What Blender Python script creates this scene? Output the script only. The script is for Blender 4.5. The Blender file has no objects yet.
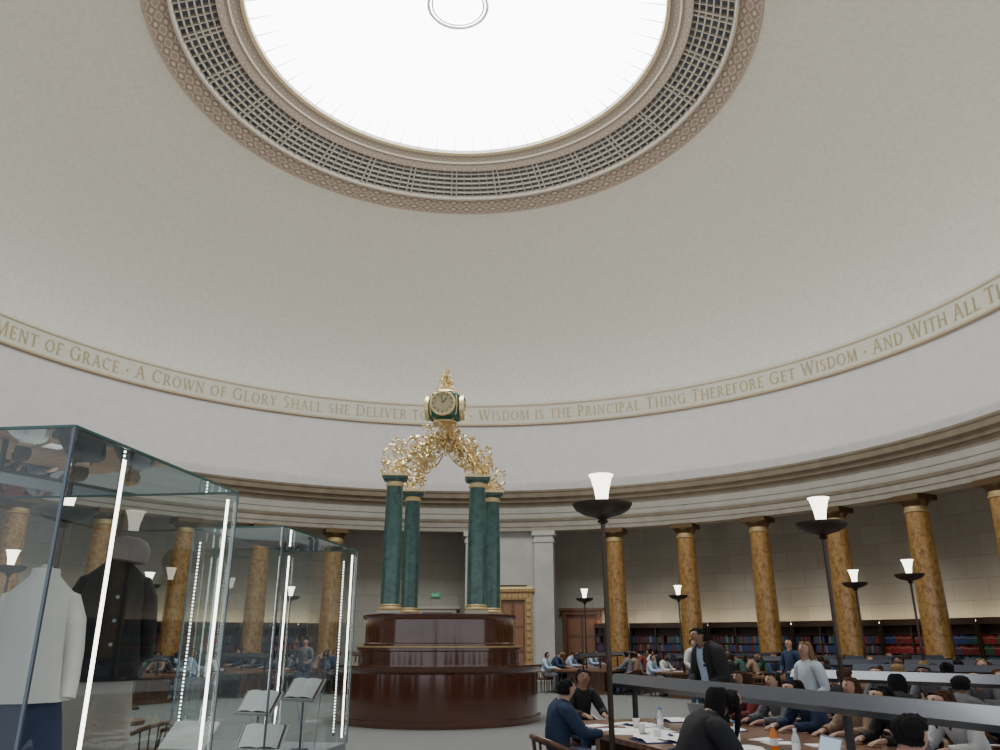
import bpy, math, random
from mathutils import Vector, Matrix
random.seed(7)
S=math.sin; C=math.cos; PI=math.pi; rad=math.radians
CX,CY=0.0,19.3           # axis of the rotunda
scene=bpy.context.scene
COL=bpy.context.collection
# ------------------------------------------------------------ materials
MATS={}
def mat(name,col,rough=0.6,metal=0.0,emit=None,es=0.0,spec=None,coat=0.0):
    if name in MATS: return MATS[name]
    m=bpy.data.materials.new(name); m.use_nodes=True
    b=m.node_tree.nodes['Principled BSDF']
    b.inputs['Base Color'].default_value=(*col,1); b.inputs['Roughness'].default_value=rough
    b.inputs['Metallic'].default_value=metal
    if coat: b.inputs['Coat Weight'].default_value=coat; b.inputs['Coat Roughness'].default_value=0.08
    if spec is not None: b.inputs['Specular IOR Level'].default_value=spec
    if emit: b.inputs['Emission Color'].default_value=(*emit,1); b.inputs['Emission Strength'].default_value=es
    MATS[name]=m; return m
def ramp_mat(name,kind,scale,stops,rough=0.5,detail=6,dist=0.0,bump=0.0,coord='Object',stretch=(1,1,1),coat=0.0,metal=0.0):
    m=mat(name,(1,1,1),rough,metal,coat=coat); nt=m.node_tree; N=nt.nodes; L=nt.links; b=N['Principled BSDF']
    tc=N.new('ShaderNodeTexCoord'); mp=N.new('ShaderNodeMapping'); mp.inputs['Scale'].default_value=stretch
    L.new(tc.outputs[coord],mp.inputs['Vector'])
    if kind=='noise':
        t=N.new('ShaderNodeTexNoise'); t.inputs['Scale'].default_value=scale; t.inputs['Detail'].default_value=detail; t.inputs['Distortion'].default_value=dist; o=t.outputs['Fac']
    elif kind=='wave':
        t=N.new('ShaderNodeTexWave'); t.inputs['Scale'].default_value=scale; t.inputs['Distortion'].default_value=dist; t.inputs['Detail'].default_value=detail; o=t.outputs['Fac']
    else:
        t=N.new('ShaderNodeTexVoronoi'); t.inputs['Scale'].default_value=scale; o=t.outputs['Distance']
    L.new(mp.outputs[0],t.inputs['Vector'])
    r=N.new('ShaderNodeValToRGB'); e=r.color_ramp.elements
    e[0].position=stops[0][0]; e[0].color=(*stops[0][1],1); e[1].position=stops[-1][0]; e[1].color=(*stops[-1][1],1)
    for p,c in stops[1:-1]:
        x=e.new(p); x.color=(*c,1)
    L.new(o,r.inputs[0]); L.new(r.outputs[0],b.inputs['Base Color'])
    if bump:
        bp=N.new('ShaderNodeBump'); bp.inputs['Strength'].default_value=bump; bp.inputs['Distance'].default_value=0.03
        L.new(o,bp.inputs['Height']); L.new(bp.outputs[0],b.inputs['Normal'])
    return m
M_plaster=ramp_mat('dome_plaster','noise',7.0,[(0.3,(0.580,0.570,0.505)),(0.5,(0.620,0.610,0.545)),(0.7,(0.655,0.645,0.58))],0.95,15,bump=0.2)
M_drum=ramp_mat('drum_plaster','noise',3.0,[(0.3,(0.50,0.495,0.485)),(0.7,(0.55,0.545,0.535))],0.95,8,bump=0.05)
M_friezeband=mat('inscription_band_cream',(0.53,0.51,0.43),0.8)
M_gilt_letter=mat('gilt_letter',(0.37,0.30,0.155),0.6,0.0)
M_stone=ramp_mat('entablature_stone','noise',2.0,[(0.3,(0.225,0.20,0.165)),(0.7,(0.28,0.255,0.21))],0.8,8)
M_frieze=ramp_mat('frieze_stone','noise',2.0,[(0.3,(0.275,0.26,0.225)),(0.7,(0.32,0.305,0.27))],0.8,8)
M_stoneshade=ramp_mat('cornice_shaded_stone','noise',2.0,[(0.3,(0.125,0.10,0.066)),(0.7,(0.175,0.14,0.095))],0.8,8)  # cornice brown puts its underside shadow into the stone colour
M_pale=ramp_mat('pale_portland_stone','noise',1.5,[(0.3,(0.38,0.37,0.34)),(0.7,(0.46,0.45,0.42))],0.8,6)
M_scag=ramp_mat('scagliola_orange','noise',8.0,[(0.28,(0.13,0.060,0.016)),(0.42,(0.245,0.125,0.034)),(0.52,(0.325,0.180,0.052)),(0.64,(0.375,0.218,0.072)),(0.78,(0.28,0.145,0.038))],0.34,13,dist=0.5,stretch=(1.2,1.2,0.8),coat=0.3)
M_green=ramp_mat('green_marble','noise',6.0,[(0.32,(0.030,0.082,0.073)),(0.48,(0.046,0.118,0.104)),(0.60,(0.062,0.142,0.127)),(0.75,(0.042,0.108,0.096))],0.3,12,dist=0.8,coat=0.2)
M_bronze=mat('dark_bronze',(0.060,0.044,0.032),0.42,0.6)
M_bronzegold=mat('bronze_gold',(0.11,0.068,0.03),0.4,0.6)
M_gold=mat('pale_gilding',(0.82,0.66,0.36),0.4,0.7)
M_goldsoft=mat('soft_gold',(0.45,0.33,0.16),0.5,0.5)
M_giltedge=mat('gilt_edge',(0.40,0.32,0.18),0.6,0.1)
M_tan=mat('tan_moulding',(0.30,0.235,0.18),0.7)
M_cream=mat('cream_paint',(0.46,0.43,0.37),0.7)
M_ringcream=mat('ring_stone_cream',(0.36,0.325,0.27),0.75)
M_mahog=ramp_mat('polished_mahogany','noise',1.2,[(0.3,(0.068,0.020,0.010)),(0.7,(0.095,0.030,0.015))],0.13,3,dist=0.3,stretch=(1,1,3),coat=0.9)
M_wood=ramp_mat('desk_wood','wave',2.0,[(0.0,(0.12,0.052,0.027)),(1.0,(0.20,0.098,0.052))],0.34,4,dist=5,stretch=(1,5,1),coat=0.2)
M_shelfwood=mat('dark_shelf_wood',(0.055,0.028,0.016),0.45)
M_chair=ramp_mat('chair_wood','wave',3.0,[(0.0,(0.07,0.03,0.014)),(1.0,(0.15,0.07,0.032))],0.38,4,dist=4)
M_goldwood=ramp_mat('golden_oak','wave',2.0,[(0.0,(0.30,0.17,0.06)),(1.0,(0.42,0.26,0.10))],0.4,4,dist=4)
M_doorwood=mat('door_brown',(0.16,0.065,0.032),0.4,coat=0.2)
M_rail=mat('rail_charcoal',(0.025,0.028,0.034),0.3,0.1)
M_railtop=mat('rail_slate_blue',(0.050,0.058,0.080),0.25,0.1,coat=0.2)
M_dark=mat('near_black',(0.012,0.012,0.014),0.5)
M_carpet=ramp_mat('floor_carpet','noise',40,[(0.3,(0.13,0.135,0.13)),(0.7,(0.17,0.175,0.17))],0.95,4)
M_leather=mat('seat_leather',(0.07,0.03,0.02),0.5)
M_sky=mat('skylight_glazing',(0.9,0.93,0.95),0.4,emit=(0.96,0.985,1.0),es=10.5)
M_bar=mat('glazing_bar',(0.55,0.55,0.55),0.5)
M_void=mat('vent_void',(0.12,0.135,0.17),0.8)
M_led=mat('led_strip_light',(1,1,1),0.4,emit=(1.0,0.95,0.85),es=7.0)
M_cup=mat('frosted_lamp_glass',(0.95,0.93,0.88),0.4,emit=(1.0,0.91,0.74),es=5.0)
M_warm=mat('warm_cove_light',(1,0.9,0.7),0.5,emit=(1.0,0.76,0.46),es=17.0)
M_steel=mat('case_edge_steel',(0.12,0.15,0.18),0.3,0.6)
M_white=mat('white_cloth',(0.56,0.54,0.51),0.9)
M_navy=mat('navy_cloth',(0.02,0.03,0.07),0.9)
M_black=mat('black_cloth',(0.010,0.010,0.012),0.9)
M_paper=mat('paper_white',(0.80,0.80,0.78),0.7)
M_greyboard=mat('grey_board',(0.24,0.25,0.27),0.6)
M_acrylic=mat('pale_book_cradle',(0.50,0.50,0.48),0.4)
M_exit=mat('exit_sign_green',(0.02,0.22,0.10),0.4,emit=(0.03,0.5,0.2),es=0.4)
def glassmat():
    m=bpy.data.materials.new('case_glass'); m.use_nodes=True; nt=m.node_tree; N=nt.nodes; L=nt.links
    N.remove(N['Principled BSDF']); out=N['Material Output']
    tr=N.new('ShaderNodeBsdfTransparent'); tr.inputs[0].default_value=(0.86,0.90,0.89,1)
    gl=N.new('ShaderNodeBsdfGlossy'); gl.inputs['Roughness'].default_value=0.0; gl.inputs[0].default_value=(0.9,0.95,0.95,1)
    fr=N.new('ShaderNodeFresnel'); fr.inputs['IOR'].default_value=1.5
    mx=N.new('ShaderNodeMixShader'); L.new(fr.outputs[0],mx.inputs[0]); L.new(tr.outputs[0],mx.inputs[1]); L.new(gl.outputs[0],mx.inputs[2]); L.new(mx.outputs[0],out.inputs[0])
    MATS['case_glass']=m; return m
M_glass=glassmat()
def stonewall():
    m=mat('ashlar_wall',(1,1,1),0.85); nt=m.node_tree;N=nt.nodes;L=nt.links;b=N['Principled BSDF']
    uv=N.new('ShaderNodeUVMap'); br=N.new('ShaderNodeTexBrick')
    br.inputs['Color1'].default_value=(0.325,0.315,0.272,1); br.inputs['Color2'].default_value=(0.375,0.362,0.315,1); br.inputs['Mortar'].default_value=(0.27,0.26,0.225,1)
    br.inputs['Scale'].default_value=1.0; br.inputs['Brick Width'].default_value=1.3; br.inputs['Row Height'].default_value=0.75; br.inputs['Mortar Size'].default_value=0.012
    L.new(uv.outputs[0],br.inputs[0]); L.new(br.outputs[0],b.inputs['Base Color']); return m
M_ashlar=stonewall()
def decomat(name,c1,c2,c3,fu,fv):
    m=mat(name,(1,1,1),0.7); nt=m.node_tree;N=nt.nodes;L=nt.links;b=N['Principled BSDF']
    uv=N.new('ShaderNodeUVMap'); sp=N.new('ShaderNodeSeparateXYZ'); L.new(uv.outputs[0],sp.inputs[0])
    def math_(op,a,bb):
        n=N.new('ShaderNodeMath'); n.operation=op
        for i,x in enumerate((a,bb)):
            if x is None: continue
            if isinstance(x,(int,float)): n.inputs[i].default_value=x
            else: L.new(x,n.inputs[i])
        return n.outputs[0]
    su=math_('COSINE',math_('MULTIPLY',sp.outputs[0],fu),None); sv=math_('COSINE',math_('MULTIPLY',sp.outputs[1],fv),None)
    s=math_('ADD',math_('MULTIPLY',math_('ADD',su,sv),0.25),0.5)
    r=N.new('ShaderNodeValToRGB'); r.color_ramp.interpolation='CONSTANT'; e=r.color_ramp.elements
    e[0].position=0;e[0].color=(*c1,1); e[1].position=0.3;e[1].color=(*c2,1)
    for p,c in ((0.42,c1),(0.58,c3),(0.75,c1),(0.88,c2)):
        x=e.new(p);x.color=(*c,1)
    L.new(s,r.inputs[0]); L.new(r.outputs[0],b.inputs['Base Color']); return m
M_deco=decomat('ornament_band',(0.235,0.18,0.14),(0.40,0.335,0.27),(0.17,0.125,0.095),2*PI/0.55,2*PI/0.30)
M_deco2=decomat('ornament_band_inner',(0.29,0.24,0.19),(0.37,0.32,0.26),(0.24,0.195,0.155),2*PI/0.4,2*PI/0.22)
def booksmat():
    m=mat('assorted_book_spines',(1,1,1),0.6); nt=m.node_tree;N=nt.nodes;L=nt.links;b=N['Principled BSDF']
    g=N.new('ShaderNodeNewGeometry'); r=N.new('ShaderNodeValToRGB'); r.color_ramp.interpolation='CONSTANT'; e=r.color_ramp.elements
    cs=[(0.24,0.015,0.015),(0.02,0.04,0.13),(0.02,0.10,0.05),(0.03,0.06,0.18),(0.30,0.03,0.03),(0.02,0.09,0.10),(0.05,0.03,0.02),(0.03,0.04,0.10),(0.22,0.18,0.12)]
    e[0].position=0;e[0].color=(*cs[0],1);e[1].position=1/9;e[1].color=(*cs[1],1)
    for i in range(2,9):
        x=e.new(i/9);x.color=(*cs[i],1)
    L.new(g.outputs['Random Per Island'],r.inputs[0]); L.new(r.outputs[0],b.inputs['Base Color']); return m
M_books=booksmat()
# ------------------------------------------------------------ mesh builder
class MB:
    def __init__(s): s.v=[];s.f=[];s.m=[];s.mats=[]
    def mi(s,m):
        if m not in s.mats: s.mats.append(m)
        return s.mats.index(m)
    def add(s,vs,fs,m,T=None):
        o=len(s.v); k=s.mi(m)
        for v in vs:
            v=Vector(v); s.v.append(tuple(T@v) if T else tuple(v))
        for f in fs: s.f.append(tuple(i+o for i in f)); s.m.append(k)
        return s
    def box(s,c,d,m,rz=0,T=None,top=1.0):
        x,y,z=[q/2 for q in d]; vs=[]
        for zz,k in((-z,1),(z,top)):
            for a,b in((-1,-1),(1,-1),(1,1),(-1,1)): vs.append((a*x*k,b*y*k,zz))
        R=Matrix.Translation(c)@Matrix.Rotation(rz,4,'Z')
        if T: R=T@R
        return s.add(vs,[(3,2,1,0),(4,5,6,7),(0,1,5,4),(1,2,6,5),(2,3,7,6),(3,0,4,7)],m,R)
    def lathe(s,prof,m,seg=24,T=None,cap=True,sx=1,sy=1):
        vs=[];fs=[];n=len(prof)
        for i in range(seg):
            a=2*PI*i/seg
            for r,z in prof: vs.append((r*C(a)*sx,r*S(a)*sy,z))
        for i in range(seg):
            j=(i+1)%seg
            for k in range(n-1): fs.append((i*n+k,j*n+k,j*n+k+1,i*n+k+1))
        if cap:
            fs.append(tuple(i*n for i in reversed(range(seg)))); fs.append(tuple(i*n+n-1 for i in range(seg)))
        return s.add(vs,fs,m,T)
    def tube(s,pts,rr,m,seg=8,T=None):
        pts=[Vector(p) for p in pts]; n=len(pts); vs=[];fs=[]
        if not hasattr(rr,'__len__'): rr=[rr]*n
        up=None
        for i,p in enumerate(pts):
            t=(pts[min(i+1,n-1)]-pts[max(i-1,0)]); t=t.normalized() if t.length>1e-9 else Vector((0,0,1))
            if up is None:
                up=t.orthogonal().normalized()
            else:
                up=(up-t*up.dot(t)); up=up.normalized() if up.length>1e-6 else t.orthogonal().normalized()
            w=t.cross(up)
            for k in range(seg):
                a=2*PI*k/seg; vs.append(p+(up*C(a)+w*S(a))*rr[i])
        for i in range(n-1):
            for k in range(seg):
                l=(k+1)%seg; fs.append((i*seg+k,i*seg+l,(i+1)*seg+l,(i+1)*seg+k))
        fs.append(tuple(reversed(range(seg)))); fs.append(tuple((n-1)*seg+k for k in range(seg)))
        return s.add(vs,fs,m,T)
    def loft(s,rings,m,seg=20,T=None,cap=True,p=2.0):
        vs=[];fs=[];n=len(rings)
        for z,rx,ry,cx,cy in rings:
            for k in range(seg):
                a=2*PI*k/seg; c,q=C(a),S(a)
                e=2/p
                vs.append((cx+rx*math.copysign(abs(c)**e,c),cy+ry*math.copysign(abs(q)**e,q),z))
        for i in range(n-1):
            for k in range(seg):
                l=(k+1)%seg; fs.append((i*seg+k,i*seg+l,(i+1)*seg+l,(i+1)*seg+k))
        if cap: fs.append(tuple(reversed(range(seg)))); fs.append(tuple((n-1)*seg+k for k in range(seg)))
        return s.add(vs,fs,m,T)
    def prism(s,poly,z0,z1,m,T=None):
        n=len(poly); vs=[(x,y,z0) for x,y in poly]+[(x,y,z1) for x,y in poly]
        fs=[tuple(reversed(range(n))),tuple(range(n,2*n))]+[(i,(i+1)%n,(i+1)%n+n,i+n) for i in range(n)]
        return s.add(vs,fs,m,T)
    def obj(s,name,parent=None,smooth=True,loc=None,rz=None):
        me=bpy.data.meshes.new(name); me.from_pydata(s.v,[],s.f); me.validate()
        for m in s.mats: me.materials.append(m)
        if len(me.polygons)==len(s.m): me.polygons.foreach_set('material_index',s.m)
        me.update()
        o=bpy.data.objects.new(name,me); COL.objects.link(o)
        if smooth:
            me.polygons.foreach_set('use_smooth',[True]*len(me.polygons))
            try: me.set_sharp_from_angle(angle=rad(38))
            except Exception: pass
        if parent: o.parent=parent
        if loc: o.location=loc
        if rz is not None: o.rotation_euler=(0,0,rz)
        return o
def empty(name,loc,rz=0):
    o=bpy.data.objects.new(name,None); COL.objects.link(o); o.location=loc; o.rotation_euler=(0,0,rz); o.empty_display_size=0.2; return o
def tag(o,label,cat,group=None):
    o['label']=label; o['category']=cat
    if group: o['group']=group
    return o
def struct(o): o['kind']='structure'; return o
def copy_tree(root,loc,rz,scale=None):
    n=root.copy(); COL.objects.link(n); n.location=loc; n.rotation_euler=(0,0,rz)
    if scale: n.scale=(scale,)*3
    for c in root.children:
        k=c.copy(); k.parent=n; COL.objects.link(k)
        for g in c.children:
            h=g.copy(); h.parent=k; COL.objects.link(h)
    return n
def pol(phi_deg,r,z=0): a=rad(phi_deg); return Vector((CX+r*S(a),CY+r*C(a),z))
def revolve(name,prof,m,a0=-180,a1=180,step=1.5,smooth=True,mats=None):
    n=max(2,int(round((a1-a0)/step))); vs=[];fs=[];uvs=[];k=len(prof)
    L=[0]
    for i in range(1,k): L.append(L[-1]+math.hypot(prof[i][0]-prof[i-1][0],prof[i][1]-prof[i-1][1]))
    R0=prof[0][0]
    for i in range(n+1):
        a=a0+(a1-a0)*i/n
        for r,z in prof: vs.append(tuple(pol(a,r,z)))
    me=bpy.data.meshes.new(name); mi=[]
    for i in range(n):
        for j in range(k-1):
            fs.append((i*k+j,i*k+j+1,(i+1)*k+j+1,(i+1)*k+j)); mi.append(j)
            ua=rad(a0+(a1-a0)*i/n)*R0; ub=rad(a0+(a1-a0)*(i+1)/n)*R0
            uvs+= [(ua,L[j]),(ua,L[j+1]),(ub,L[j+1]),(ub,L[j])]
    me.from_pydata(vs,[],fs)
    uvl=me.uv_layers.new(name='UVMap')
    for q,uv in enumerate(uvs): uvl.data[q].uv=uv
    if mats:
        u=[]
        for x in mats:
            if x not in u: u.append(x)
        for x in u: me.materials.append(x)
        me.polygons.foreach_set('material_index',[u.index(mats[j]) for j in mi])
    else: me.materials.append(m)
    if smooth:
        me.polygons.foreach_set('use_smooth',[True]*len(me.polygons))
        try: me.set_sharp_from_angle(angle=rad(30))
        except Exception: pass
    me.update(); o=bpy.data.objects.new(name,me); COL.objects.link(o); return struct(o)
# ------------------------------------------------------------ shell
mb=MB(); n=96; mb.add([(CX+21*C(2*PI*i/n),CY+21*S(2*PI*i/n),0) for i in range(n)],[tuple(range(n))],M_carpet); struct(mb.obj('floor',smooth=False))
revolve('wall_far',[(20,0),(20,6.95)],M_ashlar,-112,112)
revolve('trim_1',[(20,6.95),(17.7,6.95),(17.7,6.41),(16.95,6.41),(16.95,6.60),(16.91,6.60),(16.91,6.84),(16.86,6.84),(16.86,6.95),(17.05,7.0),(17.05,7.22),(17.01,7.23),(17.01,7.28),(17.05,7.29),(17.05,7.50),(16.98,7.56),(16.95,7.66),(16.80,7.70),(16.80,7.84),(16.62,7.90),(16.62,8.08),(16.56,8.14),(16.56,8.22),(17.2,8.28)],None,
  mats=[M_stone,M_stone,M_stone,M_stone,M_stone,M_stone,M_stone,M_stoneshade,M_stone,M_frieze,M_frieze,M_frieze,M_frieze,M_frieze,M_stone,M_stoneshade,M_stoneshade,M_stoneshade,M_stoneshade,M_stoneshade,M_stoneshade,M_stoneshade,M_stone])
revolve('wall_drum',[(17.2,8.25),(17.2,11.5)],M_drum)
revolve('trim_2',[(17.2,11.45),(17.05,11.48),(17.05,11.54),(17.10,11.58),(17.10,12.40),(17.05,12.42),(17.05,12.47),(17.2,12.53)],None,mats=[M_tan,M_giltedge,M_cream,M_friezeband,M_cream,M_giltedge,M_cream])
prof=[]; tm=math.acos(8.89/17.2)
for i in range(41):
    t=tm*i/40; prof.append((17.2*C(t),12.5+6.78*S(t)))
revolve('ceiling',prof,M_plaster)
zr=lambda r:prof[-1][1]+(8.89-r)*0.467
revolve('trim_3',[(8.89,zr(8.89)),(8.86,zr(8.86)-0.08),(8.80,zr(8.8)-0.08),(8.28,zr(8.28)-0.05),(8.24,zr(8.24)-0.10),(8.18,zr(8.18)-0.10),(8.14,zr(8.14)+0.05)],None,mats=[M_tan,M_tan,M_deco,M_tan,M_ringcream,M_ringcream])
revolve('trim_4',[(7.08,zr(7.08)+0.05),(7.05,zr(7.05)-0.08),(7.00,zr(7.00)-0.08),(6.78,zr(6.78)-0.05),(6.74,zr(6.74)-0.09),(6.70,zr(6.70)-0.05),(6.45,zr(6.45)-0.05),(6.42,zr(6.42)-0.1),(6.32,zr(6.32)-0.1),(6.30,zr(6.3)+0.15)],None,mats=[M_ringcream,M_tan,M_deco2,M_ringcream,M_ringcream,M_deco2,M_tan,M_giltedge,M_ringcream])
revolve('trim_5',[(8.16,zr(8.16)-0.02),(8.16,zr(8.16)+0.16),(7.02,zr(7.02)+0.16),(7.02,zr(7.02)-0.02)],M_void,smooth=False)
# ventilation grille between the ornament bands
mb=MB()
for r,w in((7.98,0.035),(7.79,0.035),(7.60,0.035),(7.41,0.035),(7.22,0.035)):
    vs=[];fs=[];nn=168
    for i in range(nn):
        a=360*i/nn
        for q,h in((-w/2,-0.04),(w/2,-0.04),(w/2,0.05),(-w/2,0.05)): vs.append(pol(a,r+q,zr(r+q)+h))
    for i in range(nn):
        j=(i+1)%nn
        for k in range(4): l=(k+1)%4; fs.append((i*4+k,j*4+k,j*4+l,i*4+l))
    mb.add(vs,fs,M_ringcream)
def rib(a,w,h0=-0.06,h1=0.06):
    vs=[]
    for r in(7.03,8.15):
        for q in(-w/2,w/2):
            da=math.degrees(q/r)
            for h in(h0,h1): vs.append(pol(a+da,r,zr(r)+h))
    mb.add(vs,[(0,2,6,4),(1,5,7,3),(0,4,5,1),(2,3,7,6),(0,1,3,2),(4,6,7,5)],M_ringcream)
for i in range(28):
    a=i*360/28
    rib(a-0.7,0.05);rib(a+0.7,0.05)
    for q in range(1,5): rib(a+0.7+q*(360/28-1.4)/5,0.028,-0.05)
struct(mb.obj('trim_6',smooth=False))
# glazed skylight
gz=lambda r:zr(6.32)+0.02+(1-(r/6.34)**2)*0.95
revolve('window_1',[(6.34*(1-i/12)+0.001,gz(6.34*(1-i/12))) for i in range(13)],M_sky,step=3)
mb=MB()
for i in range(56):
    a=i*360/56
    mb.tube([pol(a,r,gz(r)-0.03) for r in(6.3,5.9,5.5)],[0.02,0.012,0.006],M_bar,4)
for r,w in((0.92,0.05),(0.80,0.03)):
    mb.tube([pol(a,r,gz(r)-0.05) for a in range(0,361,10)],w,M_bar,6)
struct(mb.obj('trim_7'))
# ------------------------------------------------------------ inscription in Roman capitals with serifs
TK,TN=0.135,0.065
def gst(x0,y0,x1,y1,w):
    if abs(y1-y0)<1e-6: return [(x0,y0-w/2),(x1,y0-w/2),(x1,y1+w/2),(x0,y1+w/2)]
    return [(x0-w/2,y0),(x0+w/2,y0),(x1+w/2,y1),(x1-w/2,y1)]
def gser(x,y,w=0.24): yy=y-0.0 if y<0.5 else y-0.045; return [(x-w/2,yy),(x+w/2,yy),(x+w/2,yy+0.045),(x-w/2,yy+0.045)]
def garc(cx,cy,rx,ry,a0,a1,n=10):
    out=[]
    for i in range(n):
        q=[]
        for k in(0,1):
            a=rad(a0+(a1-a0)*(i+k)/n); th=TN+(TK-TN)*abs(C(a)); q.append(((cx+rx*C(a),cy+ry*S(a)),(cx+(rx-th)*C(a),cy+(ry-th*0.75)*S(a))))
        out.append([q[0][0],q[0][1],q[1][1],q[1][0]])
    return out
FONT={
'A':(0.80,[gst(.08,0,.38,1,TN),gst(.70,0,.40,1,TK),gst(.2,.36,.58,.36,TN),gser(.08,0),gser(.70,0)]),
'C':(0.78,garc(.42,.5,.42,.5,50,310,14)+[gst(.70,.78,.70,.92,.05)]),
'D':(0.78,[gst(.12,0,.12,1,TK),gst(.0,.97,.36,.97,TN),gst(.0,.03,.36,.03,TN)]+garc(.33,.5,.45,.5,-90,90,12)),
'E':(0.60,[gst(.12,0,.12,1,TK),gst(.0,.97,.52,.97,TN),gst(.12,.52,.42,.52,TN),gst(.0,.03,.55,.03,TN),gst(.52,.85,.52,1,.04),gst(.55,0,.55,.16,.04),gst(.42,.44,.42,.6,.04)]),
'F':(0.56,[gst(.12,0,.12,1,TK),gst(.0,.97,.50,.97,TN),gst(.12,.52,.40,.52,TN),gser(.12,0,.3),gst(.5,.85,.5,1,.04),gst(.4,.44,.4,.6,.04)]),
'G':(0.84,garc(.42,.5,.42,.5,50,310,14)+[gst(.70,.05,.70,.42,TK),gser(.70,.46,.26),gst(.70,.78,.70,.92,.05)]),
'H':(0.82,[gst(.12,0,.12,1,TK),gst(.70,0,.70,1,TK),gst(.12,.52,.7,.52,TN),gser(.12,0,.28),gser(.12,1,.28),gser(.7,0,.28),gser(.7,1,.28)]),
'I':(0.28,[gst(.14,0,.14,1,TK),gser(.14,0,.28),gser(.14,1,.28)]),
'L':(0.58,[gst(.12,0,.12,1,TK),gst(.0,.03,.54,.03,TN),gser(.12,1,.28),gst(.54,0,.54,.18,.04)]),
'M':(0.98,[gst(.10,0,.14,1,TN),gst(.46,.0,.16,1,TK),gst(.46,0,.80,1,TN),gst(.86,0,.82,1,TK),gser(.1,0),gser(.86,0,.26),gser(.1,1,.2),gser(.86,1,.2)]),
'N':(0.84,[gst(.12,0,.12,1,TN),gst(.70,0,.14,1,TK),gst(.70,0,.70,1,TN),gser(.12,0),gser(.08,1,.22),gser(.7,1)]),
'O':(0.86,garc(.42,.5,.42,.5,0,360,22)),
'P':(0.58,[gst(.12,0,.12,1,TK),gst(.0,.97,.3,.97,TN),gst(.12,.46,.3,.46,TN),gser(.12,0,.3)]+garc(.28,.715,.27,.285,-90,90,10)),
'R':(0.70,[gst(.12,0,.12,1,TK),gst(.0,.97,.3,.97,TN),gst(.12,.46,.3,.46,TN),gser(.12,0,.28),gst(.66,0,.32,.46,TK)]+garc(.28,.715,.27,.285,-90,90,10)),
'S':(0.56,garc(.26,.74,.22,.26,40,270,9)+garc(.26,.26,.25,.27,90,-140,9)),
'T':(0.70,[gst(.34,0,.34,1,TK),gst(.0,.97,.68,.97,TN),gser(.34,0,.28),gst(.0,.84,.0,1,.04),gst(.68,.84,.68,1,.04)]),
'U':(0.80,[gst(.12,.3,.12,1,TK),gst(.66,.3,.66,1,TN),gser(.12,1,.28),gser(.66,1)]+garc(.39,.34,.31,.34,180,360,10)),
'V':(0.76,[gst(.38,0,.08,1,TK),gst(.38,0,.68,1,TN),gser(.08,1,.26),gser(.68,1)]),
'W':(1.10,[gst(.30,0,.06,1,TK),gst(.30,0,.54,1,TN),gst(.78,0,.54,1,TK),gst(.78,0,1.02,1,TN),gser(.06,1,.26),gser(.54,1),gser(1.02,1)]),
'Y':(0.72,[gst(.35,.48,.07,1,TK),gst(.35,.48,.65,1,TN),gst(.35,0,.35,.5,TK),gser(.35,0,.28),gser(.07,1,.26),gser(.65,1)]),
'*':(0.26,[[(.0,.45),(.13,.31),(.26,.45),(.13,.59)]])}
def inscribe(mb,text,a0,a1,z,R,H=0.47):
    it=[]
    words=text.split(' ')
    small={'OF','THE','IS','TO','SHE'}
    for w in words:
        for k,c in enumerate(w): it.append((c,H*1.17 if (k==0 and w not in small and c!='*') else H))
        it.append((' ',H))
    wd=lambda c,h:(0.48*H if c==' ' else (FONT[c][0]+0.17)*h)
    tot=sum(wd(c,h) for c,h in it); k=(a1-a0)/tot; a=a0
    for c,h in it:
        if c!=' ':
            for poly in FONT[c][1]:
                mb.add([pol(a+(0.08+x)*h*k,R-0.025,z+y*h) for x,y in poly],[tuple(range(len(poly)))],M_gilt_letter)
        a+=wd(c,h)*k
mb=MB()
inscribe(mb,"WISDOM IS THE PRINCIPAL THING THEREFORE GET WISDOM * AND WITH ALL",4.7,82.4,11.74,17.10)
inscribe(mb,"THY GETTING GET",82.4,102,11.74,17.10)
inscribe(mb,"MENT OF GRACE * A CROWN OF GLORY SHALL SHE DELIVER TO THEE *",-67.0,4.7,11.74,17.10)
inscribe(mb,"HEAD AN ORNA",-81.5,-67.2,11.74,17.10)
struct(mb.obj('trim_8',smooth=False))
# ------------------------------------------------------------ scagliola columns
def column_master():
    e=empty('scagliola_column',(0,0,0))
    b=MB(); b.box((0,0,0.09),(1.12,1.12,0.18),M_pale); b.lathe([(0.53,0.18),(0.56,0.22),(0.56,0.28),(0.50,0.33),(0.47,0.35),(0.49,0.40),(0.46,0.44)],M_goldsoft,32); b.obj('base',e)
    s=MB(); s.lathe([(0.44,0.44),(0.435,1.6),(0.43,2.6),(0.405,4.0),(0.375,5.2),(0.36,5.82)],M_scag,36); s.obj('shaft',e)
    c=MB(); c.lathe([(0.365,5.82),(0.40,5.84),(0.40,5.89),(0.37,5.92),(0.365,6.02)],M_goldsoft,36)
    c.lathe([(0.37,6.02),(0.42,6.12),(0.47,6.17),(0.48,6.22)],M_bronzegold,36); c.box((0,0,6.315),(1.0,1.0,0.19),M_bronzegold); c.obj('capital',e); return e
cm=column_master(); st=[n+0.5 for n in range(-7,9) if n not in(-1,0,1)]
first=True
for s_ in st:
    phi=s_*10.6-0.848; p=pol(phi,17.35)
    if first: o=cm; o.location=p; o.rotation_euler=(0,0,-rad(phi)); first=False
    else: o=copy_tree(cm,p,-rad(phi)+0.0)
    tag(o,'tall orange veined scagliola column with bronze capital and gilt collar','column','scagliola columns around the reading room')
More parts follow.
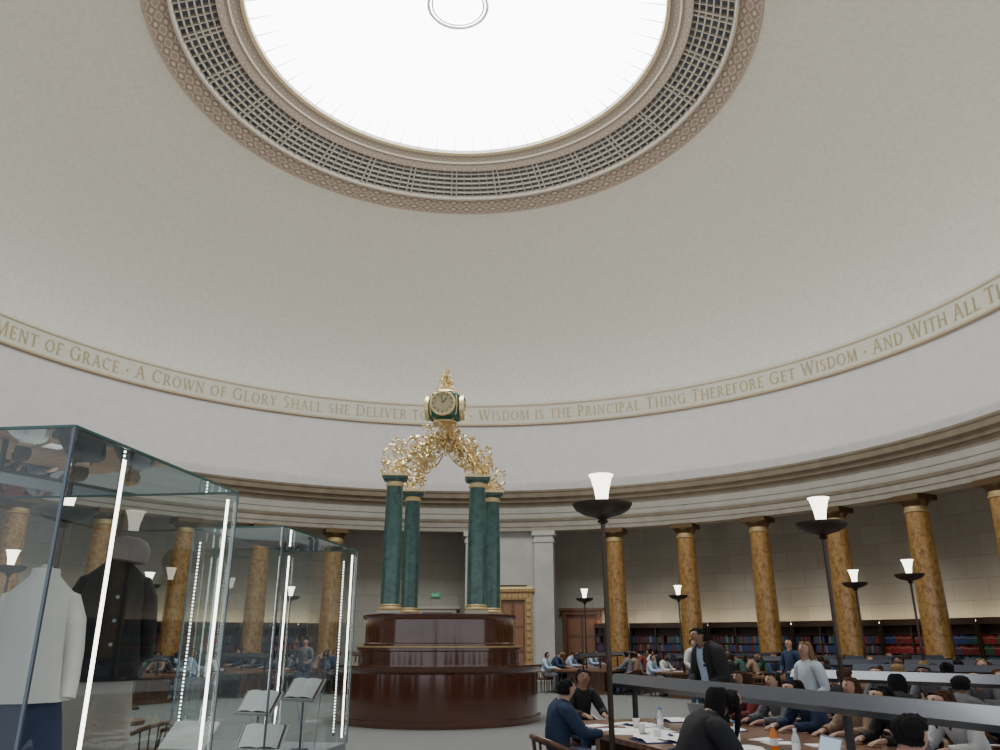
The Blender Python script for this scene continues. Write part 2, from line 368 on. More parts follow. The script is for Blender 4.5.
# ------------------------------------------------------------ stone portal
def radial_box(mb,phi,r,z0,z1,w,d,m):
    p=pol(phi,r,(z0+z1)/2); mb.box(p,(w,d,z1-z0),m,rz=-rad(phi))
mb=MB()
for ph in(4.45,15.05):
    radial_box(mb,ph,17.25,0,0.5,1.05,0.75,M_pale); radial_box(mb,ph,17.25,0.5,5.9,0.85,0.6,M_pale)
    radial_box(mb,ph,17.25,5.9,6.05,0.95,0.7,M_pale); radial_box(mb,ph,17.25,6.05,6.2,0.86,0.62,M_pale); radial_box(mb,ph,17.25,6.2,6.41,1.05,0.78,M_pale)
radial_box(mb,9.75,17.45,4.05,6.41,2.5,0.3,M_pale)
radial_box(mb,6.55,17.45,0,6.41,0.75,0.3,M_pale); radial_box(mb,13.3,17.45,0,6.41,0.6,0.3,M_pale)
struct(mb.obj('wall_portal',smooth=False))
def door(name,phi,r,w,h,frame,leaf,fw=0.25,ornate=False):
    mb=MB()
    def rb(off,z0,z1,ww,d,m,dr=0): 
        radial_box(mb,phi+math.degrees(off/r),r+dr,z0,z1,ww,d,m)
    rb(-w/2+fw/2,0,h,fw,0.3,frame); rb(w/2-fw/2,0,h,fw,0.3,frame); rb(0,h-fw,h,w,0.34,frame); rb(0,h,h+0.12,w+0.3,0.5,frame)
    if ornate:
        rb(0,h+0.12,h+0.22,w+0.1,0.4,M_gold)
        z=0.3
        while z<h-0.2:
            for sg in(-1,1): rb(sg*(w/2-fw/2),z,z+0.16,fw*0.5,0.05,M_goldsoft,-0.17)
            z+=0.30
        x=-w/2+0.25
        while x<w/2-0.2: rb(x,h-fw*0.75,h-fw*0.3,0.12,0.05,M_goldsoft,-0.18); x+=0.24
    iw=(w-2*fw)/2; M_pan=mat('door_panel_light',(0.24,0.115,0.06),0.4)
    for sg in(-1,1):
        rb(sg*iw/2,0,h-fw,iw-0.02,0.08,leaf)
        nz=3; zz=0.15; hh=(h-fw-0.3)/nz
        for q in range(nz): rb(sg*iw/2,zz+q*hh+0.06,zz+(q+1)*hh-0.06,iw-0.18,0.13,M_pan)
        rb(sg*0.08,1.0,1.3,0.03,0.2,M_goldsoft,-0.02)
    return struct(mb.obj(name,smooth=False))
door('door_1',10.2,17.4,1.75,3.75,M_goldwood,M_doorwood,0.34,True)
door('door_2',19.0,19.85,1.8,3.0,M_doorwood,M_doorwood,0.18)
door('door_3',-1.0,19.85,1.8,3.1,M_cream,M_doorwood,0.16)
e=MB(); p=pol(-1.3,19.9,3.75); e.box(p,(0.42,0.06,0.18),M_exit,rz=rad(1.3)); o=e.obj('exit_sign',smooth=False); tag(o,'small green illuminated exit sign on the stone wall above a door','sign')
cu=bpy.data.curves.new('g','FONT'); cu.body='EXIT'; cu.size=0.15; cu.extrude=0.004; t_=bpy.data.objects.new('g',cu); COL.objects.link(t_)
me=bpy.data.meshes.new_from_object(t_.evaluated_get(bpy.context.evaluated_depsgraph_get())); vs=[v.co.copy() for v in me.vertices]; fs=[tuple(q.vertices) for q in me.polygons]; bpy.data.objects.remove(t_)
e=MB(); e.add([(v.x-0.17,-v.z-0.04,v.y-0.05) for v in vs],fs,M_paper,Matrix.Translation(p)); t=e.obj('lettering',o,smooth=False)
# ------------------------------------------------------------ bookcases round the wall
def bookcase(phi,w):
    e=empty('bookcase',pol(phi,19.55),-rad(phi)); H=2.25
    b=MB()
    b.box((0,0.2,H/2),(w,0.04,H),M_shelfwood); 
    for x in(-w/2+0.03,-w/6,w/6,w/2-0.03): b.box((x,0,H/2),(0.05,0.42,H),M_shelfwood)
    b.box((0,0,H),(w,0.5,0.09),M_shelfwood); b.box((0,0,0.1),(w,0.44,0.2),M_shelfwood); b.obj('carcass',e,smooth=False)
    s=MB()
    for k in range(1,6): s.box((0,0,0.2+k*0.34),(w,0.38,0.03),M_shelfwood)
    s.obj('shelf',e,smooth=False)
    l=MB(); l.box((0,0.0,H+0.07),(w-0.1,0.06,0.04),M_warm); l.obj('cove_light',e,smooth=False)
    l=MB(); l.box((0,-0.22,H+0.10),(w,0.03,0.14),M_shelfwood); l.obj('cornice',e,smooth=False)
    tag(e,'low dark wooden bookcase against the stone wall, lit along its top','bookcase','bookcases around the wall')
    return e
bookmats=[mat('book_red',(0.28,0.02,0.02)),mat('book_blue',(0.02,0.05,0.17),0.6),mat('book_green',(0.02,0.12,0.07),0.6),mat('book_maroon',(0.17,0.015,0.02),0.6),mat('book_teal',(0.03,0.11,0.14),0.6)]
bmaster=MB(); bmaster.box((0,0,0.13),(0.055,0.24,0.26),bookmats[0]); bmaster.box((0,-0.121,0.18),(0.056,0.002,0.02),M_goldsoft); bk=bmaster.obj('book',smooth=False)
used=False
for n_ in range(-7,9):
    phi=n_*10.6-0.848
    if n_ in(-1,0,1): continue
    w=3.56 if n_ not in(2,) else 1.4
    if n_==2: phi+=2.6
    bc=bookcase(phi,w); 
    indiv = n_ in(6,7)
    T=Matrix.Translation(pol(phi,19.55))@Matrix.Rotation(-rad(phi),4,'Z')
    mb=MB()
    for k in range(5):
        z=0.2+k*0.34+(0.0 if k==0 else 0.015)
        x=-w/2+0.07; cur=random.choice(bookmats)
        while x<w/2-0.12:
            hh=random.uniform(0.24,0.30); ww=random.uniform(0.035,0.06)
            if indiv and k>=2:
                ww=0.056; xx=x+0.03
                if abs(((xx+w/2)%(w/3)))<0.07 or abs(((xx+w/2)%(w/3))-w/3)<0.07: x+=0.06; continue
                if random.random()<0.07: cur=random.choice(bookmats)
                if not used: o=bk; used=True
                else: o=bk.copy(); COL.objects.link(o)
                q=T@Vector((xx,-0.03,z)); o.location=q; o.rotation_euler=(0,0,-rad(phi)); o.scale=(1,1,hh/0.26)
                o.material_slots[0].link='OBJECT'; o.material_slots[0].material=cur
                tag(o,'cloth-bound reference volume standing on the bookcase shelf','book','reference books on the wall bookcases')
                x+=0.062
            else:
                mb.box((x+ww/2,-0.03,z+hh/2),(ww,0.24,hh),M_books,T=T); x+=ww+0.004
                if random.random()<0.03: x+=0.15
    o=mb.obj('books',smooth=False); o['kind']='stuff'; tag(o,'rows of red, blue and green reference books on shelves','books')
# ------------------------------------------------------------ central counter and clock monument
CC=Vector((-0.06,19.3,0))
cnt=empty('information_counter',(CC.x-0.04,CC.y,0))
b=MB(); b.lathe([(2.34,0),(2.34,0.12),(2.27,0.14),(2.27,1.02),(2.34,1.06),(2.38,1.12),(2.38,1.18),(1.85,1.19)],M_mahog,128); b.obj('lower_counter',cnt)
b=MB(); b.lathe([(1.86,1.18),(1.86,1.46),(1.90,1.48),(1.90,1.53)],M_mahog,128,cap=False); b.lathe([(1.90,1.53),(1.92,1.54),(1.92,1.565),(1.78,1.57)],M_goldsoft,128,cap=False); b.obj('middle_tier',cnt)  # soft-gold ring paints the pale gloss highlight along the tier edge
b=MB(); b.lathe([(1.76,1.56),(1.76,1.62),(1.73,1.64),(1.73,2.12),(1.77,2.14),(1.80,2.18),(1.80,2.24),(0.0,2.25)],M_mahog,128,cap=False); b.obj('upper_tier',cnt)
tag(cnt,'round tiered polished mahogany service counter under the clock','counter')
mon=empty('clock_monument',(CC.x,CC.y,2.25),0)
corners=[(-1.17,-1.04),(0.77,-1.0),(1.23,1.0),(-0.83,1.0)]
for x,y in corners:
    b=MB(); T=Matrix.Translation((x,y,0))
    b.box((0,0,0.035),(0.52,0.52,0.07),M_cream,T=T); b.lathe([(0.25,0.07),(0.265,0.10),(0.25,0.14),(0.235,0.15),(0.24,0.18),(0.225,0.20)],M_goldsoft,28,T=T); b.obj('column_base',mon)
    b=MB(); b.lathe([(0.215,0.20),(0.215,1.2),(0.205,2.0),(0.188,2.84)],M_green,32,T=T); b.obj('column_shaft',mon)
    b=MB(); b.lathe([(0.19,2.84),(0.215,2.86),(0.215,2.89),(0.19,2.91),(0.19,2.95)],M_gold,28,T=T); b.lathe([(0.195,2.95),(0.24,2.98),(0.27,3.01)],M_green,28,T=T); b.box((0,0,3.04),(0.54,0.54,0.06),M_green,T=T); b.box((0,0,3.09),(0.60,0.60,0.045),M_gold,T=T); b.obj('column_capital',mon)
def spiral(cx,cz,r0,turns,start,sgn,n=26):
    pts=[]
    for i in range(n):
        t=i/(n-1); a=start+sgn*turns*2*PI*t; r=r0*(1-0.85*t); pts.append((cx+r*C(a),cz+r*S(a)))
    return pts
def leaf(b,p,ang,L,w,T,m=M_gold):
    c,s=C(ang),S(ang); vs=[];fs=[]
    prof_=[(0,0.15),(0.25,0.8),(0.5,1.0),(0.75,0.65),(1.0,0.05)]
    for t,k in prof_:
        for q in(-1,0,1):
            lx=t*L; lz=q*w*k*0.5
            vs.append((p[0]+lx*c-lz*s,(0.03 if q==0 else 0)+0.04*S(PI*t)+p[2],p[1]+lx*s+lz*c))
    for i in range(4):
        for q in range(2): fs.append((i*3+q,i*3+q+1,(i+1)*3+q+1,(i+1)*3+q))
    b.add(vs,fs,m,T)
rr=random.Random(3)
for x,y in corners:
    b=MB(); d=math.hypot(x,y); ang=math.atan2(y,x)
    T=Matrix.Rotation(ang,4,'Z')
    main=[]
    for i in range(20):
        t=i/19; main.append((d+0.10-t*(d-0.05),0,3.2+1.15*(t**1.25)+0.22*S(PI*t)))
    b.tube(main,[0.044-0.014*i/19 for i in range(20)],M_gold,8,T)
    for i in range(2,19):
        for k in range(4): leaf(b,(main[i][0],main[i][2],rr.uniform(-0.08,0.08)),rr.uniform(0,2*PI),rr.uniform(0.12,0.19),0.070,T)
    main2=[(d-0.25-t*(d-0.35),0,3.40+0.50*t+0.1*S(PI*t*2)) for t in [i/12 for i in range(13)]]
    b.tube(main2,0.020,M_gold,6,T)
    for (cx,cz,r0,st_,sg) in((d+0.24,3.56,0.22,-1.6,1),(d-0.16,3.62,0.20,3.3,-1),(d+0.02,3.32,0.13,0.5,1),(d+0.28,3.28,0.10,0.5,1),(d-0.28,3.30,0.11,2.5,-1),(d-0.45,3.92,0.20,0.2,1),(d-0.74,4.04,0.19,2.8,-1),(d-0.92,4.32,0.17,0.4,1),(d-0.55,3.64,0.15,0,-1),(d-0.08,3.90,0.13,4,-1),(d-0.8,3.76,0.12,1,1),(d-1.05,4.10,0.13,5,-1)):
        pts=spiral(cx,cz,r0,1.4,st_,sg)
        dy=rr.uniform(-0.08,0.08)
        b.tube([(px,dy,pz) for px,pz in pts],[0.027-0.014*i/25 for i in range(26)],M_gold,6,T)
        for k in range(10):
            a=rr.uniform(0,2*PI); leaf(b,(cx+r0*0.9*C(a),cz+r0*0.9*S(a),dy+rr.uniform(-0.06,0.04)),a+rr.uniform(-1.2,1.2),rr.uniform(0.08,0.14),0.060,T)
    b.obj('gilded_scroll_bracket',mon)
b=MB()
for k in range(100):
    a=rr.uniform(0,2*PI); z=3.95+rr.random()*0.68; r=0.08+0.26*rr.random()
    leaf(b,(r*0.7,z,0),rr.uniform(-0.6,2.2),rr.uniform(0.12,0.20),0.08,Matrix.Rotation(a,4,'Z'))
b.lathe([(0.03,3.85),(0.05,3.95),(0.035,4.1),(0.09,4.3),(0.06,4.5),(0.16,4.64),(0.24,4.70)],M_gold,16)
b.obj('gilded_foliage_boss',mon)
RZ=rad(-8)
M_cgreen=mat('clock_green_enamel',(0.012,0.085,0.062),0.3)
TC=Matrix.Translation((-0.04,0,5.10))@Matrix.Rotation(RZ,4,'Z')
b=MB(); b.lathe([(0.20,-0.44),(0.30,-0.41),(0.32,-0.38),(0.29,-0.36)],M_gold,32,T=TC); b.lathe([(0.30,-0.37),(0.43,-0.29),(0.48,-0.10),(0.48,0.12),(0.43,0.29),(0.29,0.37)],M_cgreen,40,T=TC); b.lathe([(0.29,0.36),(0.32,0.38),(0.30,0.41),(0.16,0.44)],M_gold,32,T=TC)
for sx in(-1,1):
    for sy in(-1,1): b.tube([(sx*0.21,sy*0.21,-0.37),(sx*0.32,sy*0.32,-0.24),(sx*0.345,sy*0.345,0),(sx*0.32,sy*0.32,0.24),(sx*0.21,sy*0.21,0.37)],0.016,M_gold,6,TC)
clock=b.obj('clock_case',mon)
M_dial=mat('clock_dial_pale_gold',(0.42,0.38,0.24),0.45,0.1); M_hand=mat('clock_hand_dark',(0.03,0.03,0.02),0.4)
for k in range(4):
    T=TC@Matrix.Rotation(k*PI/2,4,'Z')@Matrix.Translation((0,-0.465,0))@Matrix.Rotation(PI/2,4,'X')
    d=MB(); d.lathe([(0.315,-0.07),(0.325,0.0),(0.31,0.035),(0.285,0.04),(0.275,0.02)],M_gold,40,T=T,cap=False); d.lathe([(0.285,-0.02),(0.285,0.02)],M_dial,40,T=T)
    for h in range(12): a=h*PI/6; d.box((0.235*S(a),0.235*C(a),0.03),(0.018,0.05,0.01),M_hand,rz=-a,T=T)
    d.lathe([(0.165,0.02),(0.17,0.03),(0.175,0.02)],M_gold,32,T=T,cap=False)
    dd=d.obj('clock_face',mon)
    hd=MB(); hd.box((0.05,0.06,0.045),(0.02,0.16,0.01),M_hand,rz=-0.7,T=T); hd.obj('clock_hand',dd)
    hd=MB(); hd.box((-0.02,0.10,0.05),(0.015,0.21,0.01),M_hand,rz=0.18,T=T); hd.obj('clock_hand',dd)
b=MB(); b.lathe([(0.14,5.50),(0.08,5.55),(0.035,5.62),(0.07,5.72),(0.03,5.80),(0.05,5.90),(0.022,6.0),(0.035,6.08),(0.008,6.24)],M_gold,16,T=Matrix.Translation((-0.04,0,0)))
for k in range(6):
    T=Matrix.Translation((-0.04,0,0))@Matrix.Rotation(k*PI/3,4,'Z')
    for cx,cz,r0 in((0.17,5.60,0.10),(0.13,5.80,0.075),(0.085,5.96,0.05)):
        b.tube([(px,0,pz) for px,pz in spiral(cx,cz,r0,1.3,PI,-1,16)],0.014,M_gold,5,T)
for k in range(44):
    a=rr.uniform(0,2*PI); t=rr.random(); z=5.5+t*0.62; leaf(b,(0.02,z,0),rr.uniform(0.3,1.4),0.24*(1-0.65*t)*rr.uniform(0.8,1.1),0.06,Matrix.Translation((-0.04,0,0))@Matrix.Rotation(a,4,'Z'))
b.obj('finial',mon)
tag(mon,'four green marble columns carrying gilded scrollwork and a round clock','clock')
# ------------------------------------------------------------ floor lamps
def lamp_master():
    e=empty('floor_lamp',(0,0,0))
    b=MB(); b.lathe([(0.20,0),(0.20,0.04),(0.15,0.07),(0.07,0.12),(0.045,0.2)],M_bronze,24); b.obj('base',e)
    b=MB(); b.lathe([(0.030,0.2),(0.028,1.5),(0.033,1.52),(0.026,1.55),(0.024,2.93)],M_bronze,16); b.obj('pole',e)
    b=MB(); b.lathe([(0.026,2.90),(0.06,2.92),(0.04,2.95),(0.10,2.975),(0.20,3.00),(0.28,3.045),(0.315,3.09),(0.32,3.115),(0.305,3.115),(0.27,3.075),(0.18,3.03),(0.05,3.02)],M_bronze,36); b.obj('dish',e)
    b=MB(); b.lathe([(0.055,3.05),(0.062,3.14),(0.078,3.26),(0.115,3.40),(0.135,3.43),(0.125,3.41)],M_cup,28); b.obj('lamp_shade',e); return e
lm=lamp_master()
bulb=bpy.data.lights.new('uplight','SPOT'); bulb.energy=640; bulb.color=(1.0,0.95,0.87); bulb.spot_size=rad(165); bulb.spot_blend=0.8; bulb.shadow_soft_size=0.12
bo=bpy.data.objects.new('bulb',bulb); COL.objects.link(bo); bo.parent=lm; bo.location=(0,0,3.50); bo.rotation_euler=(PI,0,0)
fst=True
for x,y,sc in((1.645,8.18,0.985),(4.77,9.7,1),(10.5,17.5,1),(10.65,20.27,1),(7.8,26.6,1),(5.0,28.76,1),(-8.8,16.8,1),(-4.35,9.25,1),(-5.3,28.2,1),(-8.0,22.3,1)):
    if fst: o=lm; o.location=(x,y,0); o.scale=(sc,)*3; fst=False
    else: o=copy_tree(lm,(x,y,0),0,1)
    tag(o,'tall bronze floor lamp with a dish and glowing flared glass shade','lamp','bronze uplighter floor lamps')
# ------------------------------------------------------------ desks
HW=1.05; OFF=1.53
def desk_master(L=5.9):
    e=empty('reading_desk',(0,0,0)); hw=HW
    poly=[]
    for k in range(9): a=PI/2+PI*k/8/2; poly.append((0.35+0.35*C(a),hw-0.35+0.35*S(a)))
    for k in range(9): a=PI+PI*k/8/2; poly.append((0.35+0.35*C(a),-hw+0.35+0.35*S(a)))
    poly+=[(L,-hw),(L,hw)]
    b=MB(); b.prism(poly,0.70,0.75,M_wood); b.obj('tabletop',e,smooth=False)
    for x in(0.5,L/2,L-0.4):
        b=MB(); b.box((x,0,0.35),(0.12,1.3,0.70),M_wood); b.box((x,0,0.05),(0.2,1.5,0.1),M_wood); b.obj('pedestal',e,smooth=False)
    b=MB(); x0,x1=-0.25,L+0.1
    vs=[(x,y,z) for x in(x0,x1) for y,z in((-0.10,1.12),(0.10,1.12),(0.12,1.17),(0.03,1.28),(-0.03,1.28),(-0.12,1.17))]
    b.add(vs,[(0,1,2,3,4,5),(11,10,9,8,7,6),(0,6,7,1),(1,7,8,2),(5,11,6,0),(3,9,10,4)],M_rail)
    b.add(vs,[(2,8,9,3),(4,10,11,5)],M_railtop)
    r=b.obj('light_rail',e,smooth=False)
    for x in(0.25,L/3,2*L/3,L-0.2):
        b=MB(); b.box((x,0,0.925),(0.05,0.05,0.35),M_rail); b.obj('rail_post',e,smooth=False)
    return e
dm=desk_master(); fst=True
DA=[165,142.5,120,97.5,75,52.5,30,-15,-37.5,-60,-82.5,-105,-127.5,-150]
for a in DA:
    p=pol(a,9.0); rz=PI/2-rad(a)
    if fst: o=dm; o.location=p; o.rotation_euler=(0,0,rz); fst=False
    else: o=copy_tree(dm,p,rz)
    tag(o,'long wooden reading desk with a dark central light rail','desk','radial reading desks')
# ------------------------------------------------------------ chairs
def chair_master():
    e=empty('reading_chair',(0,0,0))
    b=MB(); b.loft([(0.41,0.22,0.21,0,0),(0.43,0.24,0.23,0,0),(0.46,0.235,0.225,0,0),(0.475,0.20,0.19,0,0)],M_leather,24,p=3.5); b.obj('seat',e)
    for x,y in((-0.2,-0.19),(0.2,-0.19),(-0.2,0.19),(0.2,0.19)):
        b=MB(); b.tube([(x*1.08,y*1.08,0),(x,y,0.42)],[0.016,0.024],M_chair,8); b.obj('leg',e)
    b=MB(); arc=[(0.26*C(rad(t)),0.25*S(rad(t))) for t in range(180,361,15)]
    b.tube([(-0.26,0.12,0.66)]+[(x,y-0.0,0.68+0.10*abs(S(rad(t)))) for (x,y),t in zip(arc,range(180,361,15))]+[(0.26,0.12,0.66)],0.026,M_chair,8)
    for t in(200,225,247,270,293,315,340):
        x,y=0.25*C(rad(t)),0.24*S(rad(t)); b.tube([(x*0.85,y*0.85,0.44),(x,y,0.68+0.10*abs(S(rad(t))))],0.011,M_chair,6)
    for sx in(-1,1): b.tube([(sx*0.22,0.12,0.44),(sx*0.26,0.12,0.66)],0.015,M_chair,6)
    b.obj('backrest',e); return e
chm=chair_master()
# ------------------------------------------------------------ people
M_skin1=mat('skin_light',(0.42,0.25,0.18),0.65); M_skin2=mat('skin_tan',(0.29,0.165,0.105),0.65); M_skin3=mat('skin_dark',(0.12,0.06,0.04),0.6)
M_eye=mat('eye_dark',(0.02,0.015,0.01),0.3); M_lip=mat('lips',(0.26,0.10,0.09),0.6)
def skel(pose):
    J={};E=[]
    def j(n,p,r): J[n]=(Vector(p),r)
    def e(a,b,reg): E.append((a,b,reg))
    sit=pose in('sit','lean'); lean=pose=='lean'
    if not sit:
        k=0.055 if pose=='lookdown' else 0.0
        j('pel',(0,0,0.96),0.125); j('spn',(0,0.0,1.12),0.115); j('che',(0,k*0.6,1.30),0.13); j('upc',(0,-0.01+k*1.2,1.42),0.085); j('nck',(0,k*1.8,1.50-k*0.2),0.052); j('hdb',(0,0.02+k*2.2,1.565-k*0.4),0.066); j('hdm',(0,0.02+k*2.9,1.65-k*0.8),0.086); j('hdt',(0,0.01+k*3.5,1.715-k*1.0),0.066)
        for s,n in((-1,'l'),(1,'r')):
            j('sh'+n,(s*0.165,-0.01+k,1.415),0.064); j('el'+n,(s*0.25,-0.02+k,1.14),0.045); j('wr'+n,(s*(0.17),0.17+k,1.03),0.028); j('pa'+n,(s*0.13,0.235+k,1.05),0.030)
            j('hp'+n,(s*0.085,0,0.90),0.095); j('kn'+n,(s*0.10,0.02,0.50),0.062); j('an'+n,(s*0.10,-0.01,0.10),0.042); j('to'+n,(s*0.12,0.13,0.04),0.036)
        fd=Vector((0,0.9,0.25)).normalized()
    else:
        l=0.10 if lean else 0.0
        j('pel',(0,-0.02,0.59),0.13); j('spn',(0,0.0+l*0.4,0.74),0.115); j('che',(0,0.04+l,0.92),0.13); j('upc',(0,0.06+l*1.5,1.03),0.085); j('nck',(0,0.09+l*1.9,1.11),0.052); j('hdb',(0,0.12+l*2.2,1.165),0.066)
        j('hdm',(0,0.14+l*2.6,1.24-l*0.5),0.086); j('hdt',(0,0.135+l*2.7,1.305-l*0.6),0.066)
        for s,n in((-1,'l'),(1,'r')):
            j('sh'+n,(s*0.165,0.06+l*1.4,1.02),0.064); j('el'+n,(s*0.24,0.20+l,0.81),0.045); j('wr'+n,(s*0.15,0.42+l,0.80),0.028); j('pa'+n,(s*0.12,0.49+l,0.79),0.030)
            j('hp'+n,(s*0.10,0.06,0.575),0.095); j('kn'+n,(s*0.12,0.44,0.575),0.062); j('an'+n,(s*0.12,0.40,0.10),0.042); j('to'+n,(s*0.13,0.54,0.04),0.036)
        fd=Vector((0,1,-0.1)).normalized()
    e('pel','spn','shirt'); e('spn','che','shirt'); e('che','upc','shirt'); e('upc','nck','skin'); e('nck','hdb','skin'); e('hdb','hdm','head'); e('hdm','hdt','head')
    for s,n in((-1,'l'),(1,'r')):
        e('upc','sh'+n,'shirt'); e('sh'+n,'el'+n,'shirt'); e('el'+n,'wr'+n,'shirt'); e('wr'+n,'pa'+n,'skin'); e('pel','hp'+n,'pants'); e('hp'+n,'kn'+n,'pants'); e('kn'+n,'an'+n,'pants'); e('an'+n,'to'+n,'shoe')
        pa=J['pa'+n][0]
        for k,(off,L) in enumerate(((-0.024,0.062),(-0.008,0.072),(0.009,0.068),(0.025,0.052))):
            p1=pa+Vector((off,0,0))+fd*0.045; p2=p1+fd*L*0.55+Vector((0,0,-0.004)); p3=p2+fd*L*0.45+Vector((0,0,-0.016))
            j('f%d%s0'%(k,n),p1,0.0095); j('f%d%s1'%(k,n),p2,0.0085); j('f%d%s2'%(k,n),p3,0.007)
            e('pa'+n,'f%d%s0'%(k,n),'skin'); e('f%d%s0'%(k,n),'f%d%s1'%(k,n),'skin'); e('f%d%s1'%(k,n),'f%d%s2'%(k,n),'skin')
        q=pa+Vector((-s*0.035,0.01,0)); j('t0'+n,q,0.011); j('t1'+n,q+fd*0.03+Vector((-s*0.012,0,-0.004)),0.009); e('pa'+n,'t0'+n,'skin'); e('t0'+n,'t1'+n,'skin')
    h=J['hdm'][0]
    j('nos',h+Vector((0,0.100,-0.015)),0.012); e('hdm','nos','nose')
    for s in(-1,1): j('ear%d'%s,h+Vector((s*0.088,-0.005,-0.01)),0.015); e('hdm','ear%d'%s,'ear')
    return J,E
def build_body(pose):
    J,E=skel(pose); names=list(J); idx={n:i for i,n in enumerate(names)}
    me=bpy.data.meshes.new('person'); me.from_pydata([J[n][0] for n in names],[(idx[a],idx[b]) for a,b,_ in E],[])
    o=bpy.data.objects.new('person_tmp',me); COL.objects.link(o)
    o.modifiers.new('Skin','SKIN')
    sv=me.skin_vertices[0].data
    for n in names: sv[idx[n]].radius=(J[n][1],J[n][1])
    sv[idx['pel']].use_root=True
    m=o.modifiers.new('Sub','SUBSURF'); m.levels=3
    dg=bpy.context.evaluated_depsgraph_get(); dg.update()
    out=bpy.data.meshes.new_from_object(o.evaluated_get(dg)); bpy.data.objects.remove(o)
    out.polygons.foreach_set('use_smooth',[True]*len(out.polygons)); out.name='person_body_'+pose
    reg=[]
    segs=[(J[a][0],J[b][0],J[a][1],J[b][1],r) for a,b,r in E]
    h=J['hdm'][0]
    for p in out.polygons:
        c=p.center; best=1e9;br='skin'
        for a,b,ra,rb,r in segs:
            d=b-a; t=max(0,min(1,(c-a).dot(d)/max(d.length_squared,1e-9))); dist=(c-(a+d*t)).length-(ra+(rb-ra)*t)
            if dist<best: best=dist;br=r
        if br in('nose','ear') and (c-h).length<0.088 : br='head'
        reg.append(br)
    out.materials.clear(); out.materials.append(M_skin1)
    def sub(which,infl,name,cond=None,noise=0):
        vs={};V=[];F=[]
        for p,r in zip(out.polygons,reg):
            if r!=which or (cond and not cond(p)): continue
            f=[]
            for i in p.vertices:
                if i not in vs:
                    vs[i]=len(V); v=out.vertices[i]; k=infl
                    if noise: k+=noise*S(v.co.x*170+v.co.z*60)*S(v.co.y*140-v.co.z*40)
                    V.append(v.co+v.normal*k)
                f.append(vs[i])
            F.append(f)
        m2=bpy.data.meshes.new(name); m2.from_pydata(V,[],F); m2.polygons.foreach_set('use_smooth',[True]*len(F)); m2.materials.append(M_navy); return m2
    parts={'shirt':sub('shirt',0.016,'shirt',None,0.004),'trousers':sub('pants',0.014,'trousers',None,0.003),'shoes':sub('shoe',0.010,'shoes'),
           'jacket':sub('shirt',0.034,'jacket',lambda p: not(abs(p.center.x)<0.06 and p.normal.y>0.2),0.005)}
    hv=[v.co-h for v in out.vertices if (v.co-h).length<0.16]
    back=-min(v.y for v in hv if abs(v.x)<0.03 and abs(v.z)<0.05)
    front=max([v.y for v in hv if 0.02<abs(v.x)<0.045 and 0.0<v.z<0.035]+[0.05])
    ty=0.05 if pose=='lookdown' else 0.0
    def hc(p):
        d=p.center-h
        if d.y>0.030+ty and d.z<0.050+0.010*S(d.x*90): return False
        if d.z<0.0 and d.y>-0.015: return False
        if d.z<-0.075: return False
        if d.z<0.035 and d.y>0.012+ty*0.6: return False
        return True
    hair=sub('head',0.017,'hair',hc,0.008)
    return out,parts,h,(0.08,back,0.1,front),hair
def hair_mesh(base,h,kind,dim):
    _,back,_,_=dim
    b=MB(); b.add([tuple(v.co) for v in base.vertices],[tuple(p.vertices) for p in base.polygons],M_black)
    if kind=='long':
        z0=h[2]; yb=h[1]-back
        b.loft([(z0-0.33,0.05,0.018,h[0],yb-0.035),(z0-0.26,0.09,0.03,h[0],yb-0.025),(z0-0.12,0.100,0.045,h[0],yb+0.01),(z0-0.02,0.100,0.060,h[0],yb+0.038),(z0+0.05,0.09,0.06,h[0],yb+0.055),(z0+0.08,0.06,0.045,h[0],yb+0.06)],M_black,24)
        for s in(-1,1): b.tube([(h[0]+s*0.085,h[1]-0.005,z0+0.03),(h[0]+s*0.093,h[1]+0.0,z0-0.06),(h[0]+s*0.085,h[1]-0.01,z0-0.16),(h[0]+s*0.07,h[1]-0.02,z0-0.24)],[0.018,0.022,0.02,0.008],M_black,8)
    if kind=='bun':
        b.lathe([(0.005,-0.045),(0.035,-0.03),(0.045,0),(0.035,0.03),(0.005,0.045)],M_black,14,T=Matrix.Translation((h[0],h[1]-back-0.02,h[2]+0.05)))
    o=b.obj('hair'); me=o.data; bpy.data.objects.remove(o); return me
BODY={}
for pose in('stand','lookdown','sit','lean'):
    bm_,parts,h,dim,hb_=build_body(pose); BODY[pose]=(bm_,parts,h,{k:hair_mesh(hb_,h,k,dim) for k in('short','long','bun')},dim)
def tmpmesh(mb): o=mb.obj('t'); m=o.data; bpy.data.objects.remove(o); return m
eb=MB(); eb.lathe([(0.002,-0.009),(0.008,-0.005),(0.010,0),(0.008,0.005),(0.002,0.009)],M_eye,10); EYE=tmpmesh(eb); EYE.name='eye'
eb=MB(); eb.lathe([(0.001,-0.004),(0.018,-0.003),(0.018,0.003),(0.001,0.004)],M_lip,12,sy=0.5); MOUTH=tmpmesh(eb); MOUTH.name='mouth'
def cl(name,c): return mat('cloth_'+name,c,0.9)
def setm(o,m):
    o.material_slots[0].link='OBJECT'; o.material_slots[0].material=m
